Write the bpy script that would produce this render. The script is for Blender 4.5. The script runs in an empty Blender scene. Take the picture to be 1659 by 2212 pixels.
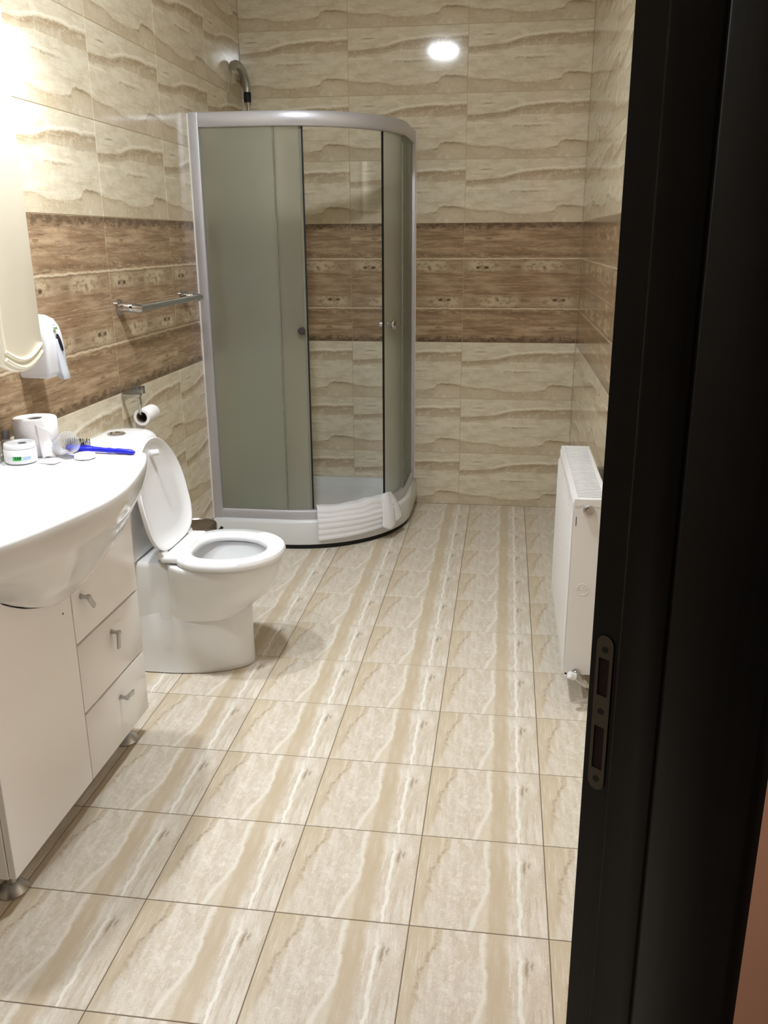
import bpy, bmesh, math, random
from mathutils import Vector, Matrix
from math import sin, cos, pi, radians, sqrt
random.seed(7)
SC = bpy.context.scene
COL = SC.collection

# ---------------------------------------------------------------- camera
cam_d = bpy.data.cameras.new('camera')
cam = bpy.data.objects.new('camera', cam_d); COL.objects.link(cam)
CAM = Vector((0.76092, -4.51212, 1.42623))
def cam_axes(p, y, r):
    f = Vector((sin(y)*cos(p), cos(y)*cos(p), -sin(p)))
    right = Vector((cos(y), -sin(y), 0)); up = right.cross(f)
    return right*cos(r)+up*sin(r), up*cos(r)-right*sin(r), f
cr_, cu_, cf_ = cam_axes(.3066, -.1388, -.0055)
M = Matrix((cr_, cu_, -cf_)).transposed().to_4x4(); M.translation = CAM
cam.matrix_world = M
cam_d.sensor_fit = 'VERTICAL'; cam_d.sensor_height = 36.0; cam_d.lens = 1862.6/2212*36.0
cam_d.clip_start = .02
SC.camera = cam

# ---------------------------------------------------------------- world, lights, exposure
w = bpy.data.worlds.new('world'); SC.world = w; w.use_nodes = True
w.node_tree.nodes['Background'].inputs[0].default_value = (.55, .42, .34, 1)
w.node_tree.nodes['Background'].inputs[1].default_value = .035
SC.view_settings.view_transform = 'Standard'; SC.view_settings.look = 'None'
SC.view_settings.gamma = 1; SC.view_settings.use_curve_mapping = False
SC.view_settings.exposure = 0.0
LAMP = Vector((.226, -2.38, 2.775))
CEIL_E = 440.0        # emission of the round ceiling lamp
VAN_E = 1450.0         # emission of the two lamps on the mirror cabinet canopy
pl = bpy.data.lights.new('corridor_fill', 'POINT'); pl.energy = 30; pl.color = (1, .86, .72); pl.shadow_soft_size = .12
plo = bpy.data.objects.new('corridor_fill', pl); plo.location = (2.2, -4.3, 1.6); COL.objects.link(plo)  # added fill without a lamp, placed to brighten the pink wall past the jamb

# ---------------------------------------------------------------- helpers
def lin(r, g=None, b=None):
    if g is None: g = b = r
    f = lambda c: (c/255/12.92 if c/255 <= .04045 else ((c/255+.055)/1.055)**2.4)
    return (f(r), f(g), f(b), 1)
def link(o, parent=None):
    COL.objects.link(o)
    if parent is not None: o.parent = parent
    return o
class MB:
    def __init__(s): s.v = []; s.f = []
    def add(s, vs, fs):
        o = len(s.v); s.v += [tuple(v) for v in vs]; s.f += [tuple(i+o for i in f) for f in fs]; return s
    def box(s, x0, x1, y0, y1, z0, z1, bev=0.0, seg=2, mat=None):
        bm = bmesh.new(); bmesh.ops.create_cube(bm, size=1)
        for v in bm.verts:
            v.co = Vector((x0+(v.co.x+.5)*(x1-x0), y0+(v.co.y+.5)*(y1-y0), z0+(v.co.z+.5)*(z1-z0)))
        if bev > 0: bmesh.ops.bevel(bm, geom=bm.edges[:], offset=bev, segments=seg, affect='EDGES', profile=.5)
        return s.bm(bm, mat)
    def bm(s, bm, mat=None):
        bm.verts.index_update()
        vs = [(mat @ v.co) if mat else v.co.copy() for v in bm.verts]
        fs = [[v.index for v in f.verts] for f in bm.faces]
        bm.free(); return s.add(vs, fs)
    def loft(s, rings, cap0=True, cap1=True, closed=True):
        n = len(rings[0]); vs = [p for r in rings for p in r]; fs = []
        for i in range(len(rings)-1):
            for j in range(n if closed else n-1):
                k = (j+1) % n
                fs.append((i*n+j, i*n+k, (i+1)*n+k, (i+1)*n+j))
        if cap0: fs.append(tuple(reversed(range(n))))
        if cap1: fs.append(tuple((len(rings)-1)*n+j for j in range(n)))
        return s.add(vs, fs)
    def prism(s, poly, d, bev=0.0, seg=2):
        """poly: list of 3-D points of a planar polygon, d: extrusion vector"""
        bm = bmesh.new(); d = Vector(d)
        a = [bm.verts.new(Vector(p)) for p in poly]; b = [bm.verts.new(Vector(p)+d) for p in poly]
        n = len(a)
        bm.faces.new(a); bm.faces.new(list(reversed(b)))
        for i in range(n):
            bm.faces.new((a[(i+1) % n], a[i], b[i], b[(i+1) % n]))
        bmesh.ops.recalc_face_normals(bm, faces=bm.faces[:])
        if bev > 0:
            es = [e for e in bm.edges if len(e.link_faces) == 2 and e.calc_face_angle(0) > .5]
            bmesh.ops.bevel(bm, geom=es, offset=bev, segments=seg, affect='EDGES', profile=.5)
        bmesh.ops.triangulate(bm, faces=[f for f in bm.faces if len(f.verts) > 4])
        return s.bm(bm)
    def lathe(s, prof, c=(0, 0, 0), n=32, axis='z', mat=None):
        """prof: (radius, height) pairs"""
        rings = []
        for r, h in prof:
            ring = []
            for j in range(n):
                a = 2*pi*j/n; p = Vector((r*cos(a), r*sin(a), h))
                if axis == 'x': p = Vector((p.z, p.x, p.y))
                if axis == 'y': p = Vector((p.y, p.z, p.x))
                if mat: p = mat @ p
                ring.append(p+Vector(c))
            rings.append(ring)
        loop_ = tuple(prof[0]) == tuple(prof[-1])
        return s.loft(rings, prof[0][0] > 0 and not loop_, prof[-1][0] > 0 and not loop_)
    def tube(s, pts, rad, n=12, cap=True):
        pts = [Vector(p) for p in pts]; rr = rad if isinstance(rad, (list, tuple)) else [rad]*len(pts)
        rings = []; up = None
        for i, p in enumerate(pts):
            t = (pts[min(i+1, len(pts)-1)]-pts[max(i-1, 0)]).normalized()
            if up is None:
                up = Vector((0, 0, 1)) if abs(t.z) < .9 else Vector((1, 0, 0))
            x = t.cross(up); x.normalize(); up = x.cross(t).normalized()
            rings.append([p+(x*cos(2*pi*j/n)+up*sin(2*pi*j/n))*rr[i] for j in range(n)])
        return s.loft(rings, cap, cap)
    def build(s, name, mat, parent=None, smooth=35, loc=None, recalc=True):
        me = bpy.data.meshes.new(name)
        me.from_pydata([tuple(v) for v in s.v], [], s.f)
        if recalc:
            bm = bmesh.new(); bm.from_mesh(me); bmesh.ops.recalc_face_normals(bm, faces=bm.faces[:]); bm.to_mesh(me); bm.free()
        if mat: me.materials.append(mat)
        if smooth:
            me.shade_smooth(); me.set_sharp_from_angle(angle=radians(smooth))
        o = bpy.data.objects.new(name, me)
        if loc is not None:
            L = Vector(loc); me.transform(Matrix.Translation(-L)); o.location = L
        link(o, parent)
        if parent is not None and loc is None and parent.type == 'EMPTY':
            o.matrix_parent_inverse = Matrix.Translation(-parent.location)
        elif parent is not None:
            o.matrix_parent_inverse = parent_world(parent).inverted()
        return o
def parent_world(o):
    m = o.matrix_basis.copy()
    if o.parent is not None: m = parent_world(o.parent) @ o.matrix_parent_inverse @ m
    return m
def tag(o, label=None, cat=None, group=None, kind=None):
    if label: o['label'] = label
    if cat: o['category'] = cat
    if group: o['group'] = group
    if kind: o['kind'] = kind
    return o
def thing(name, label, cat, loc, group=None):
    o = bpy.data.objects.new(name, None); o.location = loc; o.empty_display_size = .05; COL.objects.link(o)
    return tag(o, label, cat, group)
def catmull(pts, n=6):
    pts = [Vector(p) for p in pts]; out = []
    for i in range(len(pts)-1):
        p0 = pts[max(i-1, 0)]; p1 = pts[i]; p2 = pts[i+1]; p3 = pts[min(i+2, len(pts)-1)]
        for k in range(n):
            t = k/n
            out.append(.5*((2*p1)+(p2-p0)*t+(2*p0-5*p1+4*p2-p3)*t*t+(3*p1-p0-3*p2+p3)*t**3))
    out.append(pts[-1]); return out

# ---------------------------------------------------------------- materials
def mat(name, col, rough=.5, metal=0, coat=0, spec=.5, trans=0, ior=1.45, sss=0, bump=None, emit=None):
    m = bpy.data.materials.new(name); m.use_nodes = True; nt = m.node_tree
    b = nt.nodes['Principled BSDF']
    b.inputs['Base Color'].default_value = col; b.inputs['Roughness'].default_value = rough
    b.inputs['Metallic'].default_value = metal; b.inputs['IOR'].default_value = ior
    b.inputs['Coat Weight'].default_value = coat; b.inputs['Coat Roughness'].default_value = .06
    b.inputs['Specular IOR Level'].default_value = spec; b.inputs['Transmission Weight'].default_value = trans
    if sss:
        b.inputs['Subsurface Weight'].default_value = sss; b.inputs['Subsurface Scale'].default_value = .01
    if emit:
        b.inputs['Emission Color'].default_value = emit[0]; b.inputs['Emission Strength'].default_value = emit[1]
    if bump:
        t = nt.nodes.new('ShaderNodeTexNoise'); t.inputs['Scale'].default_value = bump[0]; t.inputs['Detail'].default_value = 3
        tc = nt.nodes.new('ShaderNodeTexCoord'); nt.links.new(tc.outputs['Object'], t.inputs['Vector'])
        bp = nt.nodes.new('ShaderNodeBump'); bp.inputs['Strength'].default_value = bump[1]; bp.inputs['Distance'].default_value = .002
        nt.links.new(t.outputs['Fac'], bp.inputs['Height']); nt.links.new(bp.outputs['Normal'], b.inputs['Normal'])
    return m

class NG:
    """tiny node-graph builder"""
    def __init__(s, name):
        s.m = bpy.data.materials.new(name); s.m.use_nodes = True; s.nt = s.m.node_tree
        s.b = s.nt.nodes['Principled BSDF']
    def n(s, t): return s.nt.nodes.new(t)
    def put(s, sock, v):
        if isinstance(v, bpy.types.NodeSocket): s.nt.links.new(v, sock)
        else: sock.default_value = v
    def op(s, o, a, b=0.0, c=None):
        n = s.n('ShaderNodeMath'); n.operation = o; s.put(n.inputs[0], a); s.put(n.inputs[1], b)
        if c is not None: s.put(n.inputs[2], c)
        return n.outputs[0]
    def ss(s, x, a, b, lo=0.0, hi=1.0):
        n = s.n('ShaderNodeMapRange'); n.interpolation_type = 'SMOOTHSTEP'
        s.put(n.inputs['Value'], x); n.inputs['From Min'].default_value = a; n.inputs['From Max'].default_value = b
        n.inputs['To Min'].default_value = lo; n.inputs['To Max'].default_value = hi
        return n.outputs['Result']
    def band(s, x, c, hw, soft):
        d = s.op('ABSOLUTE', s.op('SUBTRACT', x, c)); return s.ss(d, hw+soft, max(hw-soft, 0))
    def curve(s, x, pts):
        n = s.n('ShaderNodeFloatCurve'); c = n.mapping.curves[0]
        for i, p in enumerate(pts):
            if i < 2: c.points[i].location = p
            else: c.points.new(*p)
        n.mapping.update(); s.put(n.inputs['Value'], x); return n.outputs['Value']
    def vec(s, x, y, z=0.0):
        n = s.n('ShaderNodeCombineXYZ'); s.put(n.inputs[0], x); s.put(n.inputs[1], y); s.put(n.inputs[2], z); return n.outputs[0]
    def noise(s, v, scale, detail=4, rough=.55, dist=0.0):
        n = s.n('ShaderNodeTexNoise'); s.put(n.inputs['Vector'], v); n.inputs['Scale'].default_value = scale
        n.inputs['Detail'].default_value = detail; n.inputs['Roughness'].default_value = rough; n.inputs['Distortion'].default_value = dist
        return n.outputs['Fac']
    def mix(s, f, a, b, mode='MIX'):
        n = s.n('ShaderNodeMix'); n.data_type = 'RGBA'; n.blend_type = mode; s.put(n.inputs[0], f); s.put(n.inputs[6], a); s.put(n.inputs[7], b); return n.outputs[2]
    def uv(s, W, H):
        tc = s.n('ShaderNodeTexCoord'); sp = s.n('ShaderNodeSeparateXYZ'); s.nt.links.new(tc.outputs['Object'], sp.inputs[0])
        return s.op('DIVIDE', sp.outputs[0], W), s.op('DIVIDE', sp.outputs[1], H)
    def done(s, col, rough=.1, bump=None, bs=.3, bd=.001, spec=.5):
        s.put(s.b.inputs['Base Color'], col); s.put(s.b.inputs['Roughness'], rough); s.b.inputs['Specular IOR Level'].default_value = spec
        if bump is not None:
            bp = s.n('ShaderNodeBump'); bp.inputs['Strength'].default_value = bs; bp.inputs['Distance'].default_value = bd
            s.put(bp.inputs['Height'], bump); s.nt.links.new(bp.outputs['Normal'], s.b.inputs['Normal'])
        return s.m

TW, TH, TF = .59151, .30171, .30      # wall tile pitch, floor tile pitch

def cream_tile():
    g = NG('cream_travertine_tile'); u, y = g.uv(TW, TH); v = g.op('SUBTRACT', 1.0, y)
    cen = lambda x: g.op('SUBTRACT', x, .5)
    lo = cen(g.noise(g.vec(g.op('MULTIPLY', u, 3.0), g.op('MULTIPLY', v, .5)), 2.6, 2, .5))
    hi = cen(g.noise(g.vec(g.op('MULTIPLY', u, 3.4), g.op('MULTIPLY', v, 2.6), 4.0), 7.0, 4, .65))
    vw = g.op('ADD', g.op('ADD', v, g.op('MULTIPLY', lo, .05)), g.op('MULTIPLY', hi, .048))
    n1 = g.noise(g.vec(g.op('MULTIPLY', u, 2.0), g.op('MULTIPLY', v, 2.6)), 3.2, 5, .62, .5)
    n2 = g.noise(g.vec(g.op('MULTIPLY', u, 3.0), g.op('MULTIPLY', v, 2.0), 3.1), 7.0, 5, .68, 1.2)
    nh = g.noise(g.vec(g.op('MULTIPLY', u, 1.4), g.op('MULTIPLY', vw, 11.0), 7.7), 3.0, 5, .7)
    col = g.mix(g.ss(n1, .36, .66), lin(232, 222, 200), lin(216, 204, 178))
    col = g.mix(g.op('MULTIPLY', g.ss(n2, .56, .68), .4), col, lin(192, 180, 154))
    col = g.mix(g.op('MULTIPLY', g.ss(n2, .42, .30), .5), col, lin(242, 233, 214))
    col = g.mix(g.op('MULTIPLY', g.ss(nh, .54, .70), .55), col, lin(198, 182, 154))
    col = g.mix(g.op('MULTIPLY', g.ss(nh, .45, .30), .55), col, lin(240, 231, 212))
    rough_edge = g.ss(n2, .34, .56, .45, 1.0)
    # upper streak
    t1 = g.curve(u, [(0, .325), (.2, .305), (.34, .27), (.44, .225), (.6, .19), (.8, .175), (1, .165)])
    d1 = g.op('SUBTRACT', vw, t1)
    th = g.curve(u, [(0, .10), (.3, .09), (.5, .13), (.75, .165), (1, .17)])
    q = g.op('DIVIDE', d1, th)
    m1 = g.op('MULTIPLY', g.ss(d1, -.008, .010), g.ss(q, 1.08, .92))
    m1 = g.op('MULTIPLY', g.op('MULTIPLY', m1, g.ss(q, 0, 1, 1.0, .6)), rough_edge)
    col = g.mix(g.op('MULTIPLY', m1, .95), col, lin(184, 163, 133))
    col = g.mix(g.op('MULTIPLY', g.op('MULTIPLY', g.band(d1, .035, .022, .016), g.ss(nh, .42, .6)), .5), col, lin(166, 144, 114))
    # pale lines
    col = g.mix(g.op('MULTIPLY', g.op('MULTIPLY', g.band(d1, -.030, .012, .007), g.ss(u, .2, .4)), .8), col, lin(244, 236, 218))
    col = g.mix(g.op('MULTIPLY', g.op('MULTIPLY', g.band(vw, .455, .016, .008), g.ss(u, .3, .1)), .75), col, lin(243, 234, 215))
    col = g.mix(g.op('MULTIPLY', g.op('MULTIPLY', g.band(vw, .475, .016, .010), g.band(u, .55, .2, .1)), .65), col, lin(242, 233, 214))
    col = g.mix(g.op('MULTIPLY', g.op('MULTIPLY', g.band(vw, .515, .010, .014), g.op('MULTIPLY', g.band(u, .52, .14, .06), g.ss(n2, .4, .55))), .7), col, lin(164, 148, 120))
    # dash
    col = g.mix(g.op('MULTIPLY', g.op('MULTIPLY', g.band(vw, .165, .006, .012), g.band(u, .17, .045, .03)), .7), col, lin(148, 128, 102))
    # lower streak
    t2 = g.curve(u, [(0, .775), (.14, .80), (.26, .80), (.38, .85), (.55, .86), (.68, .835), (.755, .805), (.785, .745), (.86, .735), (1, .75)])
    d2 = g.op('SUBTRACT', vw, t2)
    m2 = g.op('MULTIPLY', g.op('MULTIPLY', g.ss(d2, -.008, .010), g.ss(d2, .0, .24, 1.0, .45)), rough_edge)
    col = g.mix(g.op('MULTIPLY', m2, .85), col, lin(195, 176, 146))
    col = g.mix(g.op('MULTIPLY', g.op('MULTIPLY', g.band(d2, .020, .014, .012), g.ss(nh, .40, .6)), .6), col, lin(160, 138, 108))
    col = g.mix(g.op('MULTIPLY', g.op('MULTIPLY', g.band(vw, .745, .008, .014), g.band(u, .90, .08, .03)), .6), col, lin(150, 130, 102))
    patch = g.op('MULTIPLY', g.op('MULTIPLY', g.band(vw, .86, .06, .05), g.op('ADD', g.band(u, .88, .10, .06), g.op('MULTIPLY', g.band(u, .2, .14, .1), .6))), g.ss(n2, .42, .56))
    col = g.mix(g.op('MULTIPLY', patch, .75), col, lin(224, 210, 184))
    return g.done(col, .07, n2, .012, .001)

def brown_tile():
    g = NG('brown_travertine_tile'); u, y = g.uv(TW, TH); v = g.op('SUBTRACT', 1.0, y)
    cen = lambda x: g.op('SUBTRACT', x, .5)
    wob = cen(g.noise(g.vec(g.op('MULTIPLY', u, 4.0), g.op('MULTIPLY', v, 1.4)), 4.0, 4, .6))
    vw = g.op('ADD', v, g.op('MULTIPLY', wob, .03))
    s1 = g.noise(g.vec(g.op('MULTIPLY', u, 1.4), g.op('MULTIPLY', vw, 7.0)), 2.2, 5, .62)
    s2 = g.noise(g.vec(g.op('MULTIPLY', u, 2.2), g.op('MULTIPLY', vw, 15.0), 5.0), 2.2, 5, .68)
    s3 = g.noise(g.vec(g.op('MULTIPLY', u, 8.0), g.op('MULTIPLY', v, 6.5), 9.0), 2.0, 5, .66)
    s4 = g.noise(g.vec(g.op('MULTIPLY', u, 3.0), g.op('MULTIPLY', v, 4.0), 2.0), 2.0, 4, .6)
    col = g.mix(g.ss(s1, .38, .62), lin(152, 126, 100), lin(188, 162, 132))
    col = g.mix(g.op('MULTIPLY', g.ss(s4, .4, .62), .5), col, lin(150, 118, 88))
    col = g.mix(g.op('MULTIPLY', g.op('MULTIPLY', g.ss(s2, .54, .68), g.ss(s4, .34, .55)), .75), col, lin(208, 184, 152))
    col = g.mix(g.op('MULTIPLY', g.ss(s2, .46, .32), .65), col, lin(108, 86, 64))
    # dark top band
    tb = g.ss(g.op('ADD', v, g.op('MULTIPLY', cen(s3), .2)), .12, .05)
    col = g.mix(g.op('MULTIPLY', tb, .75), col, g.mix(g.ss(s3, .42, .58), lin(80, 66, 50), lin(126, 104, 82)))
    # pale streak under it
    col = g.mix(g.op('MULTIPLY', g.op('MULTIPLY', g.band(vw, .255, .022, .022), g.op('MULTIPLY', g.ss(u, .65, .3), g.ss(s3, .36, .5))), .75), col, lin(206, 182, 150))
    col = g.mix(g.op('MULTIPLY', g.op('MULTIPLY', g.band(vw, .15, .025, .022), g.op('MULTIPLY', g.band(u, .46, .12, .06), g.ss(s3, .4, .52))), .6), col, lin(200, 172, 140))
    col = g.mix(g.op('MULTIPLY', g.op('MULTIPLY', g.band(vw, .42, .012, .012), g.op('MULTIPLY', g.ss(u, .35, .5), g.ss(s3, .42, .52))), .7), col, lin(200, 172, 138))
    col = g.mix(g.op('MULTIPLY', g.op('MULTIPLY', g.band(vw, .52, .03, .03), g.ss(s3, .42, .58)), .55), col, lin(112, 90, 66))
    # bright line
    col = g.mix(g.op('MULTIPLY', g.band(vw, .585, .012, .012), g.ss(s3, .3, .5, .55, .95)), col, lin(226, 208, 178))
    col = g.mix(g.op('MULTIPLY', g.band(vw, .607, .005, .009), .6), col, lin(96, 78, 58))
    # pale blotches with dark pits
    zone = g.band(g.op('ADD', v, g.op('MULTIPLY', cen(s4), .06)), .70, .085, .04)
    uu = g.op('ADD', g.op('ADD', g.band(u, .16, .13, .07), g.band(u, .68, .15, .09)), .30)
    bl = g.op('MULTIPLY', g.op('MULTIPLY', zone, uu), g.ss(s3, .38, .54))
    col = g.mix(g.op('MULTIPLY', zone, .22), col, lin(156, 138, 112))
    col = g.mix(g.op('MULTIPLY', bl, .62), col, lin(212, 194, 164))
    pit = g.op('ADD', g.op('ADD', g.band(u, .125, .018, .014), g.band(u, .20, .018, .014)), g.op('ADD', g.band(u, .635, .02, .014), g.op('ADD', g.band(u, .70, .014, .014), g.op('MULTIPLY', g.band(u, .45, .035, .02), .6))))
    pit = g.op('MULTIPLY', g.op('MULTIPLY', g.band(g.op('ADD', v, g.op('MULTIPLY', cen(s3), .05)), .725, .02, .014), pit), g.ss(s3, .60, .46, .35, 1.0))
    col = g.mix(g.op('MULTIPLY', pit, .85), col, lin(72, 58, 42))
    return g.done(col, g.op('ADD', .1, g.op('MULTIPLY', s2, .08)), s2, .10, .0016)

def floor_tile():
    g = NG('floor_travertine_tile'); u, v = g.uv(TF, TF)
    cen = lambda x: g.op('SUBTRACT', x, .5)
    lo = cen(g.noise(g.vec(g.op('MULTIPLY', u, .6), g.op('MULTIPLY', v, 2.6)), 2.4, 3, .5))
    hi = cen(g.noise(g.vec(g.op('MULTIPLY', u, 3.0), g.op('MULTIPLY', v, 4.0), 5.0), 5.0, 4, .65))
    wob = g.op('ADD', g.op('MULTIPLY', lo, .9), g.op('MULTIPLY', hi, .55))
    lean = g.curve(v, [(0, .39), (.2, .44), (.42, .50), (.6, .505), (.8, .49), (1, .50)])
    uw = g.op('ADD', u, g.op('MULTIPLY', wob, .06))
    ul = g.op('ADD', uw, g.op('SUBTRACT', .5, lean))
    n1 = g.noise(g.vec(g.op('MULTIPLY', u, 6.0), g.op('MULTIPLY', v, 1.2)), 2.4, 5, .66)
    n2 = g.noise(g.vec(g.op('MULTIPLY', u, 2.6), g.op('MULTIPLY', v, 2.2), 2.0), 8.0, 5, .70, .8)
    n3 = g.noise(g.vec(g.op('MULTIPLY', u, 14.0), g.op('MULTIPLY', v, 1.6), 6.0), 2.2, 4, .65)
    col = g.mix(g.ss(n1, .36, .64), lin(228, 219, 206), lin(212, 200, 181))
    mid = g.ss(g.band(u, .36, .24, .16), 0, 1, .25, 1)
    col = g.mix(g.op('MULTIPLY', g.op('MULTIPLY', g.ss(n2, .54, .66), mid), .5), col, lin(194, 181, 160))
    col = g.mix(g.op('MULTIPLY', g.op('MULTIPLY', g.ss(n2, .45, .34), mid), .7), col, lin(240, 232, 220))
    col = g.mix(g.op('MULTIPLY', g.op('MULTIPLY', g.ss(n3, .52, .66), g.ss(uw, .68, .74)), .55), col, lin(196, 184, 162))
    col = g.mix(g.op('MULTIPLY', g.op('MULTIPLY', g.ss(n3, .44, .34), g.ss(uw, .68, .74)), .6), col, lin(238, 230, 216))
    n4 = g.noise(g.vec(g.op('MULTIPLY', u, 3.0), g.op('MULTIPLY', v, 2.4), 8.0), 22.0, 3, .7)
    col = g.mix(g.op('MULTIPLY', g.ss(n4, .55, .68), .35), col, lin(192, 178, 154))
    col = g.mix(g.op('MULTIPLY', g.ss(n4, .45, .32), .45), col, lin(242, 236, 226))
    # left brown edge
    e1 = g.curve(v, [(0, .03), (.3, .12), (.55, .13), (.75, .19), (1, .25)])
    de = g.op('SUBTRACT', g.op('ADD', u, g.op('MULTIPLY', wob, .12)), e1)
    col = g.mix(g.op('MULTIPLY', g.ss(de, .03, -.04), g.ss(n3, .35, .6, .45, .85)), col, lin(206, 190, 162))
    col = g.mix(g.op('MULTIPLY', g.op('MULTIPLY', g.band(de, -.02, .012, .02), g.op('MULTIPLY', g.ss(v, .15, .45), g.ss(n2, .62, .42))), .75), col, lin(170, 150, 120))
    col = g.mix(g.op('MULTIPLY', g.op('MULTIPLY', g.ss(ul, .55, .58), g.ss(uw, .60, .56)), .6), col, lin(218, 206, 184))
    col = g.mix(g.op('MULTIPLY', g.ss(n3, .54, .68), .35), col, lin(200, 186, 162))
    col = g.mix(g.op('MULTIPLY', g.ss(n3, .44, .32), .35), col, lin(240, 232, 220))
    # pale line, tan band, light, white vein, dark dashes
    col = g.mix(g.op('MULTIPLY', g.op('MULTIPLY', g.band(ul, .545, .016, .012), g.ss(n1, .3, .5, .4, 1)), .65), col, lin(244, 237, 226))
    tan = g.op('MULTIPLY', g.op('MULTIPLY', g.ss(uw, .555, .585), g.ss(uw, .735, .675)), g.ss(n3, .3, .65, .65, .95))
    col = g.mix(tan, col, lin(203, 186, 159))
    col = g.mix(g.op('MULTIPLY', g.op('MULTIPLY', g.band(uw, .795, .014, .007), g.op('MULTIPLY', g.ss(v, 1.0, .72, .2, 1), g.ss(n1, .3, .5, .5, 1))), .9), col, lin(249, 244, 236))
    dash = g.op('ADD', g.op('MULTIPLY', g.band(uw, .84, .008, .012), g.band(v, .72, .07, .05)), g.op('MULTIPLY', g.band(uw, .875, .007, .010), g.band(v, .74, .03, .03)))
    col = g.mix(g.op('MULTIPLY', dash, .75), col, lin(146, 128, 100))
    return g.done(col, .34, n2, .05, .001, .4)

M_CREAM, M_BROWN, M_FLOOR = cream_tile(), brown_tile(), floor_tile()
M_GROUT_W = mat('cream_grout', lin(196, 178, 148), .8, bump=(400, .3))
M_GROUT_F = mat('brown_floor_grout', lin(122, 106, 88), .9, bump=(400, .3))
M_PLASTER = mat('white_plaster', lin(236, 232, 226), .9, bump=(90, .2))
M_CEIL = mat('ceiling_paint', lin(218, 214, 208), .9, bump=(90, .2))
M_PINK = mat('pink_corridor_paint', lin(212, 160, 136), .85, bump=(120, .2))
M_CER = mat('white_ceramic', lin(238, 238, 238), .09, coat=.3)
M_ACR = mat('white_acrylic', lin(226, 228, 230), .2, bump=(260, .02))
M_LACQ = mat('white_lacquer', lin(248, 246, 246), .16, coat=.2)
M_SEATP = mat('white_seat_plastic', lin(242, 242, 244), .22)
M_CREAMP = mat('cream_lacquered_panel', lin(240, 232, 212), .4)
M_CHROME = mat('chrome', lin(205, 205, 208), .08, 1)
M_CHROMEB = mat('brushed_chrome', lin(190, 190, 190), .28, 1)
M_ALU = mat('satin_aluminium', lin(206, 205, 212), .42, .55)
M_BLACK = mat('black_rubber_and_gap_shade', lin(20, 18, 18), .6)
M_STEEL = mat('stainless_bin_steel', lin(150, 142, 132), .28, 1)
M_RAD = mat('white_radiator_enamel', lin(240, 238, 238), .3)
M_WENGE = None
M_PAPER = mat('white_tissue_paper', lin(240, 236, 236), .95, bump=(220, .5))
M_CARD = mat('grey_cardboard', lin(128, 118, 106), .9)
M_TERRY = mat('white_terry', lin(248, 247, 250), 1.0, bump=(700, 1.0))
M_PLW = mat('white_plastic', lin(238, 238, 242), .28)
M_PLB = mat('grey_translucent_plastic', lin(206, 210, 218), .35)
M_BLUE = mat('blue_plastic', lin(18, 24, 190), .35)
M_GREYCAP = mat('grey_plastic_cap', lin(158, 158, 164), .4)
M_GREEN = mat('green_sticker', lin(72, 190, 96), .6)
M_PALEGREEN = mat('pale_green_print', lin(150, 190, 140), .6)
M_LBLUE = mat('pale_blue_print', lin(170, 192, 222), .6)
M_INK = mat('dark_ink', lin(30, 32, 30), .7)
M_GREYINK = mat('grey_ink', lin(150, 150, 158), .7)
M_DARKGLASS = mat('dark_level_window', lin(24, 26, 38), .1)
M_SIL = mat('white_silicone', lin(236, 234, 232), .5)
M_STRIKE = mat('dull_steel_plate', lin(88, 80, 70), .55, .3)
M_HOLE = mat('dark_red_wood_pocket', lin(44, 26, 22), .9)
M_DKNOB = mat('dark_knob', lin(66, 62, 64), .3)
M_EDGE = mat('pale_edge_seal', lin(126, 128, 114), .4)
M_GASKET = mat('grey_seal', lin(98, 90, 86), .6)
M_LAMP = mat('lamp_diffuser', (1, 1, 1, 1), .5, emit=((.88, .95, 1, 1), CEIL_E))
M_VLAMP = mat('mirror_lamp_diffuser', (1, 1, 1, 1), .5, emit=((.94, .97, 1, 1), VAN_E))
M_MIRROR = mat('mirror_glass', lin(235, 238, 236), .02, 1)
M_WATER = mat('toilet_water', lin(96, 108, 120), .03)
M_CLEAR = mat('clear_plastic', (.97, .97, .99, 1), .18, trans=.8, ior=1.05)

def wenge():
    g = NG('dark_wenge_veneer'); tc = g.n('ShaderNodeTexCoord'); sp = g.n('ShaderNodeSeparateXYZ')
    g.nt.links.new(tc.outputs['Object'], sp.inputs[0])
    n = g.noise(g.vec(g.op('MULTIPLY', sp.outputs[0], 60), g.op('MULTIPLY', sp.outputs[1], 60), g.op('MULTIPLY', sp.outputs[2], 1.5)), 1.5, 4, .6)
    return g.done(g.mix(g.ss(n, .3, .7), lin(12, 9, 10), lin(20, 15, 15)), .5, n, .05, .001, .22)
M_WENGE = wenge()

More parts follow.
